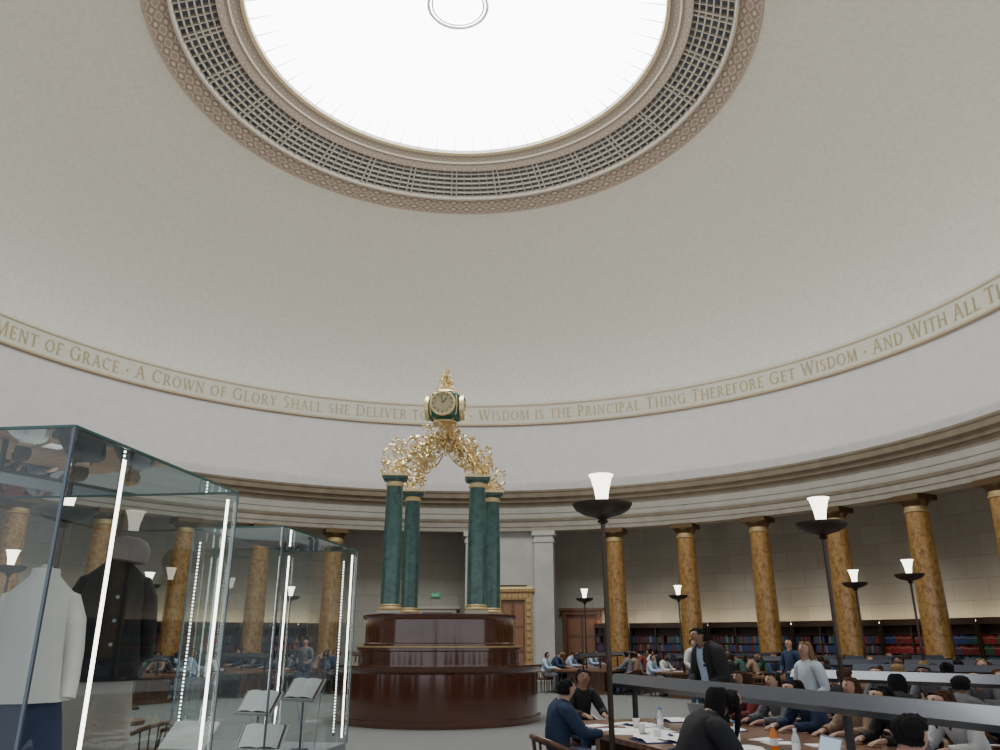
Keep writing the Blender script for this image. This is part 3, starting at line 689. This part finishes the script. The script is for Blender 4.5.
def person(x,y,rz,pose,hair,skin,shirt,pants,haircol,label,scale=1.0,group=None,jacket=None):
    body,parts,h,hs,dim=BODY[pose]
    o=bpy.data.objects.new('person',body); COL.objects.link(o); o.location=(x,y,0); o.rotation_euler=(0,0,rz); o.scale=(scale,)*3; setm(o,skin)
    for n,m in(('shirt',shirt),('trousers',pants),('shoes',M_dark))+((('jacket',jacket),) if jacket else ()):
        c=bpy.data.objects.new(n,parts[n]); COL.objects.link(c); c.parent=o; setm(c,m)
    c=bpy.data.objects.new('hair',hs[hair]); COL.objects.link(c); c.parent=o
    c.material_slots[0].link='OBJECT'; c.material_slots[0].material=haircol
    if math.hypot(x,y)<16:
        for s in(-1,1):
            c=bpy.data.objects.new('eye',EYE); COL.objects.link(c); c.parent=o; c.location=h+Vector((s*0.032,dim[3]-0.004,0.012))
        c=bpy.data.objects.new('mouth',MOUTH); COL.objects.link(c); c.parent=o; c.location=h+Vector((0,dim[3]-0.006,-0.05))
    tag(o,label,'person',group); return o
def hm(n,c): return mat(n,c,0.95,spec=0.15)
HB=hm('hair_black',(0.010,0.009,0.009)); HBR=hm('hair_brown',(0.05,0.026,0.016)); HG=hm('hair_grey',(0.20,0.19,0.185)); HBL=hm('hair_blonde',(0.20,0.125,0.06))
navy=cl('navy',(0.015,0.030,0.070)); blk=cl('black',(0.012,0.012,0.014)); lb=cl('light_blue',(0.33,0.42,0.54)); wh=cl('white',(0.5,0.5,0.49)); gr=cl('grey',(0.12,0.12,0.13)); red=cl('red',(0.16,0.025,0.025)); tan=cl('tan',(0.26,0.17,0.11)); grn=cl('green',(0.04,0.09,0.065)); jean=cl('denim',(0.035,0.06,0.12)); palebl=cl('pale_blue',(0.50,0.56,0.62))
usedch=False
def chair_at(x,y,rz):
    global usedch
    if not usedch: o=chm; o.location=(x,y,0); o.rotation_euler=(0,0,rz); usedch=True
    else: o=copy_tree(chm,(x,y,0),rz)
    tag(o,'dark wooden armchair with rounded spindle back at a reading desk','chair','reading room armchairs')
def seat(a,r,side,occ=None,off=OFF,end=False):
    d=Vector((S(rad(a)),C(rad(a)),0)); q=Vector((d.y,-d.x,0))*side
    p=Vector((CX,CY,0))+d*r+q*off
    face=d if end else -q
    rz=math.atan2(face.y,face.x)-PI/2
    chair_at(p.x,p.y,rz)
    if occ:
        nm=dict(skin=M_skin1,shirt=navy,pants=jean,haircol=HB,hair='short',pose='sit',label='person seated at a reading desk',scale=1.0,turn=0); nm.update(occ)
        person(p.x,p.y,rz+nm['turn'],nm['pose'],nm['hair'],nm['skin'],nm['shirt'],nm['pants'],nm['haircol'],nm['label'],nm['scale'],'seated readers')
    return p
seat(165,10.65,1,dict(shirt=navy,haircol=HB,label='person with short black hair in a navy sweater, seated'),off=1.66)
seat(165,8.42,1,dict(shirt=blk,haircol=HB,hair='bun',skin=M_skin2,label='person in black with dark tied hair at the desk end'),off=0.38,end=True)
seat(165,13.35,1,dict(shirt=blk,haircol=HB,hair='long',pose='lean',skin=M_skin2,label='person with long black hair leaning over an open book',scale=1.08),off=1.84)
seat(165,15.0,1,dict(shirt=gr,haircol=HB,pose='sit',label='person with black hair in grey seated beside the desk'))
seat(165,9.5,-1,dict(shirt=red,haircol=HBR,hair='long',label='person with brown hair in a dark red top, reading'))
seat(165,10.15,-1,dict(shirt=gr,haircol=HB,hair='short',label='person with black hair in a grey top, reading'))
seat(165,10.8,-1,dict(shirt=navy,haircol=HB,hair='long',pose='lean',label='person with long black hair in a navy top, reading'))
seat(165,11.45,-1,dict(shirt=tan,haircol=HBR,hair='long',pose='sit',label='person with long brown hair in a tan top, seated'))
seat(165,12.1,-1,dict(shirt=blk,haircol=HB,hair='long',pose='lean',label='person with long black hair in a black top, writing'))
seat(165,12.8,-1,dict(shirt=wh,haircol=HBR,hair='long',pose='lean',label='person with brown hair in white leaning over papers'))
seat(165,13.6,-1,dict(shirt=tan,haircol=HBR,hair='bun',label='person with brown tied hair in a tan top, seated'))
seat(165,14.4,-1,dict(shirt=navy,haircol=HB,hair='short',label='person with short black hair in a dark sweater, seated'))
person(3.38,10.25,rad(110),'lookdown','short',M_skin2,lb,blk,HB,'standing person in black jacket over light blue shirt, looking down',1.10,jacket=blk)
person(4.73,10.5,rad(110),'stand','long',M_skin1,palebl,jean,HBL,'standing person with long fair hair in a pale blue top',0.97)
shirts=[navy,blk,lb,wh,gr,red,tan,grn,blk,navy,blk,gr]; snames={navy:'navy',blk:'black',lb:'light blue',wh:'white',gr:'grey',red:'dark red',tan:'tan',grn:'dark green'}
R2=random.Random(21)
for a in DA:
    if a==165: continue
    for r in(9.5,10.2,10.9,11.6,12.3,13.0,13.7,14.4):
        for sd in(-1,1):
            d=Vector((S(rad(a)),C(rad(a)))); px=d.x*r; py=CY+d.y*r
            az=math.degrees(math.atan2(px,py))-3.9
            if abs(az)>36 or py<4.5: continue
            if abs(px+1.3)<1.2 and py<7.5: continue
            occ=None
            if R2.random()<(0.94 if px>0 else 0.74):
                sh=R2.choice(shirts); hc,hn=R2.choice([(HB,'black'),(HB,'black'),(HBR,'brown'),(HBR,'brown'),(HBL,'fair')]); hr=R2.choice(['short','long','bun','short'])
                occ=dict(shirt=sh,haircol=hc,hair=hr,pose=R2.choice(['sit','lean']),skin=R2.choice([M_skin1,M_skin1,M_skin2,M_skin3]),pants=R2.choice([jean,blk,gr]),label='person with %s hair in a %s top, seated'%(hn,snames[sh]),scale=R2.uniform(0.93,1.06),turn=R2.uniform(-0.25,0.25))
            seat(a,r,sd,occ)
for x,y,rz,sh,hc,hr,t in((6.3,20.5,200,wh,HBR,'short','standing person with brown hair in a white top'),(-4.2,25.5,160,gr,HB,'bun','standing person with tied black hair in grey'),(7.4,17.2,120,navy,HB,'long','standing person with long black hair in a navy top')):
    person(x,y,rad(rz),'stand',hr,M_skin1,sh,jean,hc,t,1.0)
# ------------------------------------------------------------ things on the desks
def on_desk(a,r,off,z=0.75):
    d=Vector((S(rad(a)),C(rad(a)),0)); q=Vector((d.y,-d.x,0)); p=Vector((CX,CY,z))+d*r+q*off; return p
pm=MB(); pm.box((0,0,0.003),(0.21,0.297,0.005),M_paper); paper=pm.obj('paper_sheet',smooth=False)
om=MB()
for sx in(-1,1):
    om.add([(0,-0.13,0.03),(sx*0.05,-0.13,0.038),(sx*0.12,-0.13,0.03),(sx*0.19,-0.13,0.012),(0,0.13,0.03),(sx*0.05,0.13,0.038),(sx*0.12,0.13,0.03),(sx*0.19,0.13,0.012)],[(0,1,5,4),(1,2,6,5),(2,3,7,6)],M_paper)
om.box((0,0,0.005),(0.40,0.28,0.01),bookmats[1]); openb=om.obj('open_book')
lap=empty('laptop',(0,0,0)); l=MB(); l.box((0,0,0.01),(0.33,0.23,0.018),M_greyboard); l.obj('keyboard_base',lap,smooth=False); l=MB(); TT=Matrix.Translation((0,0.115,0.01))@Matrix.Rotation(rad(-18),4,'X'); l.box((0,0,0.11),(0.33,0.008,0.22),M_greyboard,T=TT); l.box((0,-0.005,0.11),(0.30,0.004,0.19),mat('laptop_screen',(0.3,0.4,0.5),0.3,emit=(0.5,0.65,0.8),es=0.5),T=TT); l.obj('screen',lap,smooth=False)
bg=empty('backpack',(0,0,0)); l=MB(); l.loft([(0.0,0.11,0.07,0,0),(0.03,0.13,0.085,0,0),(0.14,0.135,0.09,0,0),(0.23,0.11,0.075,0,0.0),(0.27,0.07,0.045,0,0)],M_navy,24,p=3.0); l.obj('body',bg); l=MB(); l.loft([(0.03,0.08,0.035,0,-0.085),(0.12,0.085,0.04,0,-0.09),(0.14,0.06,0.025,0,-0.085)],M_black,20,p=3); l.obj('pocket',bg); l=MB(); l.tube([(-0.04,0.0,0.26),(-0.03,0,0.31),(0.03,0,0.31),(0.04,0,0.26)],0.007,M_black,6); l.obj('handle',bg)
def bottle(col,cap,name,label,p,grp='drink bottles on the desks'):
    e=empty(name,p); b=MB(); b.lathe([(0.032,0),(0.035,0.01),(0.035,0.13),(0.028,0.16),(0.014,0.19),(0.013,0.205)],col,20); b.obj('body',e)
    b=MB(); b.lathe([(0.016,0.203),(0.016,0.225)],cap,16); b.obj('cap',e)
    b=MB(); b.lathe([(0.0355,0.05),(0.0357,0.05),(0.0357,0.11),(0.0355,0.11)],M_paper,20,cap=False); b.obj('paper_label',e); tag(e,label,'bottle',grp)
R3=random.Random(4)
fp=fo=fl=fb=True
def put(master,first,p,rz,label,cat,group):
    if first: o=master; o.location=p; o.rotation_euler=(0,0,rz)
    else: o=copy_tree(master,p,rz)
    tag(o,label,cat,group)
for a,cnt_ in((165,74),(142.5,32),(120,10),(97.5,8),(75,8),(52.5,6),(-150,12),(-127.5,12),(-105,8),(-82.5,5)):
    for i in range(cnt_):
        r=9.4+(i+0.5)*5.2/cnt_; off=R3.choice([-1,1])*R3.uniform(0.22,0.85)
        if a==165 and i%4!=0: off=abs(off)
        k=R3.random(); base=PI/2-rad(a); rz=base+R3.uniform(-0.5,0.5); p=on_desk(a,r,off)
        if k<0.55 or (a==165 and k>0.86): put(paper,fp,p,rz,'sheet of white paper lying on a desk','paper','papers on the desks'); fp=False
        elif k<0.78: put(openb,fo,p,rz,'open book with white pages lying on a desk','book','open books on the desks'); fo=False
        elif k<0.90: put(lap,fl,p,rz+(PI if off<0 else 0),'open grey laptop on a desk','laptop','laptops on the desks'); fl=False
        else: put(bg,fb,p,rz,'dark backpack set down on a desk','bag','backpacks on the desks'); fb=False
orange=mat('orange_drink',(0.75,0.20,0.02),0.3); clear=mat('clear_drink',(0.55,0.62,0.65),0.2); yellow=mat('yellow_drink',(0.7,0.5,0.05),0.3)
capw=mat('white_cap',(0.7,0.7,0.7)); capb=mat('blue_cap',(0.05,0.15,0.5)); capg=mat('green_cap',(0.05,0.3,0.1))
bottle(orange,capw,'drink_bottle','orange juice bottle with white cap on a desk',on_desk(165,12.15,0.16))
bottle(clear,capb,'drink_bottle','clear water bottle with blue cap on a desk',on_desk(165,11.75,0.28))
bottle(yellow,capg,'drink_bottle','yellow drink bottle with green cap on a desk',on_desk(165,11.4,0.18))
bottle(clear,capw,'drink_bottle','clear water bottle with white cap on a desk',on_desk(165,12.5,0.20))
bottle(clear,capb,'drink_bottle','clear water bottle with blue cap on a desk',on_desk(165,10.2,0.2))
bottle(clear,capb,'drink_bottle','clear water bottle with blue cap on a desk',on_desk(142.5,11.2,0.3))
for r,o_ in((10.0,0.4),(10.5,0.6),(10.9,0.3),(11.1,0.75)):
    c=MB(); c.lathe([(0.03,0),(0.042,0.10),(0.044,0.10),(0.04,0.095)],M_paper,20); q=c.obj('paper_cup'); q.location=on_desk(165,r,o_); tag(q,'white paper cup standing on a wooden desk','cup','paper cups on the desk')
# ------------------------------------------------------------ glass display cases
def case(name,P0,v,L,W,z0,z1,label,leds,dots,base_m):
    ang=math.atan2(v[1],v[0])-PI/2
    e=empty(name,(P0[0],P0[1],0),ang)   # local: x right, y depth ; case spans x in[-W,0], y in[0,L]
    b=MB(); b.box((-W/2,L/2,z0/2),(W-0.01,L-0.01,z0),base_m); b.obj('plinth',e,smooth=False)
    g=[((-W/2,0,(z0+z1)/2),(W,0.001,z1-z0)),((-W/2,L,(z0+z1)/2),(W,0.001,z1-z0)),((0,L/2,(z0+z1)/2),(0.001,L,z1-z0)),((-W,L/2,(z0+z1)/2),(0.001,L,z1-z0)),((-W/2,L/2,z1),(W,L,0.001))]
    for c,d in g:
        k=MB(); ax=d.index(min(d)); h=[q/2 for q in d]
        if ax==1: vs=[(c[0]-h[0],c[1],c[2]-h[2]),(c[0]+h[0],c[1],c[2]-h[2]),(c[0]+h[0],c[1],c[2]+h[2]),(c[0]-h[0],c[1],c[2]+h[2])]
        elif ax==0: vs=[(c[0],c[1]-h[1],c[2]-h[2]),(c[0],c[1]+h[1],c[2]-h[2]),(c[0],c[1]+h[1],c[2]+h[2]),(c[0],c[1]-h[1],c[2]+h[2])]
        else: vs=[(c[0]-h[0],c[1]-h[1],c[2]),(c[0]+h[0],c[1]-h[1],c[2]),(c[0]+h[0],c[1]+h[1],c[2]),(c[0]-h[0],c[1]+h[1],c[2])]
        k.add(vs,[(0,1,2,3)],M_glass); k.obj('glass_panel',e,smooth=False)
    t=0.010; MG=mat('glass_edge_green',(0.03,0.10,0.085),0.2)
    for x in(0,-W):
        for y in(0,L): k=MB(); k.box((x,y,(z0+z1)/2),(t,t,z1-z0),M_steel); k.obj('corner_post',e,smooth=False)
    for x in(0,-W): k=MB(); k.box((x,L/2,z1),(t,L,t),MG); k.obj('top_edge',e,smooth=False)
    for y in(0,L): k=MB(); k.box((-W/2,y,z1),(W,t,t),MG); k.obj('top_edge',e,smooth=False)
    for x,y in leds:
        k=MB(); k.box((x,y,(z0+z1)/2),(0.010,0.010,z1-z0-0.08),M_led); k.obj('led_or_reflection',e,smooth=False)
    for x,y in dots:  # dotted lines model LED reflections in the glass as solid glowing beads
        k=MB(); k.box((x,y,(z0+z1)/2),(0.014,0.006,z1-z0-0.1),M_steel); 
        nn=int((z1-z0-0.15)/0.022)
        for i in range(nn): k.box((x,y-0.006,z0+0.08+i*0.022),(0.008,0.006,0.009),M_led)
        k.obj('led_or_reflection',e,smooth=False)
    tag(e,label,'display case'); return e
v1=Vector((0.184,0.983)).normalized()
c1=case('display_case',(-1.29,2.70),v1,1.30,1.5,0.45,2.40,'tall frameless glass display case with dressed mannequins and LED strips',[(-0.03,0.36),(-0.03,1.26)],[(-0.62,1.27)],M_greyboard)
v2=Vector((0.222,0.975)).normalized()
c2=case('display_case',(-1.06,5.20),v2,1.48,0.62,0.95,2.40,'frameless glass display case holding open books on stands',[(-0.03,1.44),(-0.58,1.44)],[(-0.59,0.04),(-0.10,1.45)],M_greyboard)
# mannequins
def mannequin(x,y,rz,z0,kind):
    e=empty('mannequin',(x,y,z0),rz)
    kx=0.66 if kind=='w' else 0.74
    K=Matrix.Diagonal((kx,0.85,1,1))
    b=MB(); b.lathe([(0.15,0),(0.15,0.015),(0.03,0.03),(0.012,0.05),(0.012,0.9)],M_steel,20); b.obj('stand',e)
    b=MB(); b.loft([(0.80,0.15,0.11,0,0),(0.95,0.155,0.115,0,0),(1.10,0.12,0.09,0,0),(1.28,0.150,0.10,0,0.01),(1.40,0.145,0.08,0,0),(1.46,0.08,0.055,0,0),(1.49,0.05,0.048,0,0)]+([(1.51,0.045,0.045,0,0),(1.53,0.02,0.02,0,0)] if kind=='w' else [(1.50,0.03,0.03,0,0)]),M_cream,28,T=K); b.obj('torso',e)
    m=M_white if kind=='w' else M_black
    lo=1.05 if kind=='w' else 0.98
    rings=[(lo,0.225,0.165,0,0),(1.14,0.205,0.15,0,0),(1.22,0.190,0.14,0,0.005),(1.33,0.190,0.13,0,0),(1.39,0.185,0.112,0,0),(1.43,0.165,0.09,0,0),(1.462,0.115,0.075,0,0),(1.49,0.075,0.062,0,0),(1.515,0.070,0.060,0,0)]
    vs=[];fs=[];seg=60
    for z,rx,ry,cx,cy in rings:
        for k in range(seg):
            a=2*PI*k/seg; f=1+0.03*S(a*9+z*6)*min(1,max(0,(1.40-z)*3)); vs.append((cx+rx*f*C(a),cy+ry*f*S(a),z))
    for i in range(len(rings)-1):
        for k in range(seg): l=(k+1)%seg; fs.append((i*seg+k,i*seg+l,(i+1)*seg+l,(i+1)*seg+k))
    b=MB(); b.add(vs,fs,m,K)
    if kind=='b':
        for z in(1.10,1.2,1.3): b.lathe([(0.008,0),(0.008,0.008)],M_steel,10,T=Matrix.Translation((0.02,-0.120,z+0.03))@Matrix.Rotation(PI/2,4,'X'))
    b.obj('jacket',e)
    for s in(-1,1):
        b=MB(); b.tube([(s*0.11,0,1.405),(s*0.165,0,1.385),(s*0.20,-0.003,1.32),(s*0.215,0,1.22),(s*0.222,-0.01,1.13),(s*0.222,-0.02,1.06)],[0.04,0.052,0.056,0.053,0.050,0.048],m,18,T=K); b.obj('sleeve',e)
    b=MB(); seg=40
    rr_=[(0.12,0.33,0.30),(0.5,0.29,0.25),(0.85,0.24,0.185),(1.00,0.205,0.150),(1.10,0.17,0.12)] if kind=='w' else [(0.12,0.24,0.20),(0.5,0.22,0.18),(0.86,0.19,0.14),(1.02,0.17,0.12)]
    vs=[];fs=[]
    for z,rx,ry in rr_:
        for k in range(seg):
            a=2*PI*k/seg; f=1+0.06*C(a*10)*max(0,0.95-z)
            vs.append((rx*f*C(a),ry*f*S(a),z))
    for i in range(len(rr_)-1):
        for k in range(seg): l=(k+1)%seg; fs.append((i*seg+k,i*seg+l,(i+1)*seg+l,(i+1)*seg+k))
    b.add(vs,fs,M_navy if kind=='w' else mat('beige_skirt',(0.30,0.27,0.23),0.9),K); b.obj('skirt',e)
    if kind=='b':
        b=MB(); b.lathe([(0.065,-0.045),(0.084,-0.04),(0.094,-0.015),(0.090,0.025),(0.068,0.058),(0.035,0.070),(0.006,0.072)],mat('cap_cloth',(0.22,0.185,0.175),0.9),28,T=Matrix.Translation((0.035,0,1.535))@Matrix.Rotation(0.12,4,'Y')); b.obj('cap',e)
    return e
m1=mannequin(-1.51,3.14,rad(8),0.44,'w'); tag(m1,'headless mannequin in a white top over a navy skirt','mannequin')
m2=mannequin(-1.51,3.80,rad(20),0.55,'b'); tag(m2,'mannequin in a black buttoned jacket topped with a grey-brown cap','mannequin')
def stand(x,y,rz,h,label):
    e=empty('book_stand',(x,y,0.95),rz); b=MB(); b.tube([(0,0,0),(0,0,h)],0.008,M_steel,8); b.lathe([(0.06,0),(0.06,0.01)],M_steel,16); 
    T=Matrix.Translation((0,0,h))@Matrix.Rotation(rad(50),4,'X'); b.box((0,0,0),(0.30,0.19,0.008),M_acrylic,T=T); b.box((0,-0.095,0.015),(0.30,0.006,0.03),M_acrylic,T=T)
    for s in(-1,1): b.tube([(s*0.12,0.05,h-0.02),(s*0.05,0.10,0.01)],0.005,M_acrylic,6)
    b.obj('support',e,smooth=False); tag(e,label,'stand','book stands in the glass case')
    o=MB()
    o.box((0,0,0.009),(0.27,0.175,0.008),mat('worn_book_cover',(0.12,0.07,0.04),0.7),T=T)
    for sx in(-1,1): o.add([(0,-0.08,0.022),(sx*0.04,-0.08,0.034),(sx*0.09,-0.08,0.030),(sx*0.128,-0.08,0.015),(0,0.08,0.022),(sx*0.04,0.08,0.034),(sx*0.09,0.08,0.030),(sx*0.128,0.08,0.015)],[(0,1,5,4),(1,2,6,5),(2,3,7,6)],M_paper,T)
    q=o.obj('open_book'); q.location=(x,y,0.95); q.rotation_euler=(0,0,rz); tag(q,'small open book displayed on a metal stand inside glass','book','open books in the glass case')
stand(-1.02,6.25,rad(-30),0.40,'thin pale stand supporting an open book in the case')
stand(-1.25,5.85,rad(-25),0.34,'thin pale stand supporting an open book in the case')
stand(-1.14,5.50,rad(-10),0.16,'low pale stand supporting an open book in the case')
e=empty('caption_stand',(-1.36,4.70,0),rad(-15)); b=MB(); b.box((0,0,0.57),(0.05,0.04,1.14),M_steel); b.box((0,0,0.01),(0.3,0.25,0.02),M_steel); b.obj('post',e,smooth=False); b=MB(); b.box((0,0,0),(0.26,0.19,0.012),M_paper,T=Matrix.Translation((0,0,1.21))@Matrix.Rotation(rad(40),4,'X')); b.obj('caption_panel',e,smooth=False); tag(e,'slim post with a slanted white caption panel beside the cases','sign')
# ------------------------------------------------------------ light and camera
w=bpy.data.worlds.new('world'); scene.world=w; w.use_nodes=True; w.node_tree.nodes['Background'].inputs[0].default_value=(0.90,0.93,1.0,1); w.node_tree.nodes['Background'].inputs[1].default_value=1.2
cam=bpy.data.cameras.new('camera'); cam.lens=28.0; cam.sensor_width=36; cam.clip_start=0.05; cam.clip_end=300
co=bpy.data.objects.new('camera',cam); COL.objects.link(co); co.location=(0,0,1.7); co.rotation_euler=(rad(90+18.8),0,rad(-3.89)); scene.camera=co
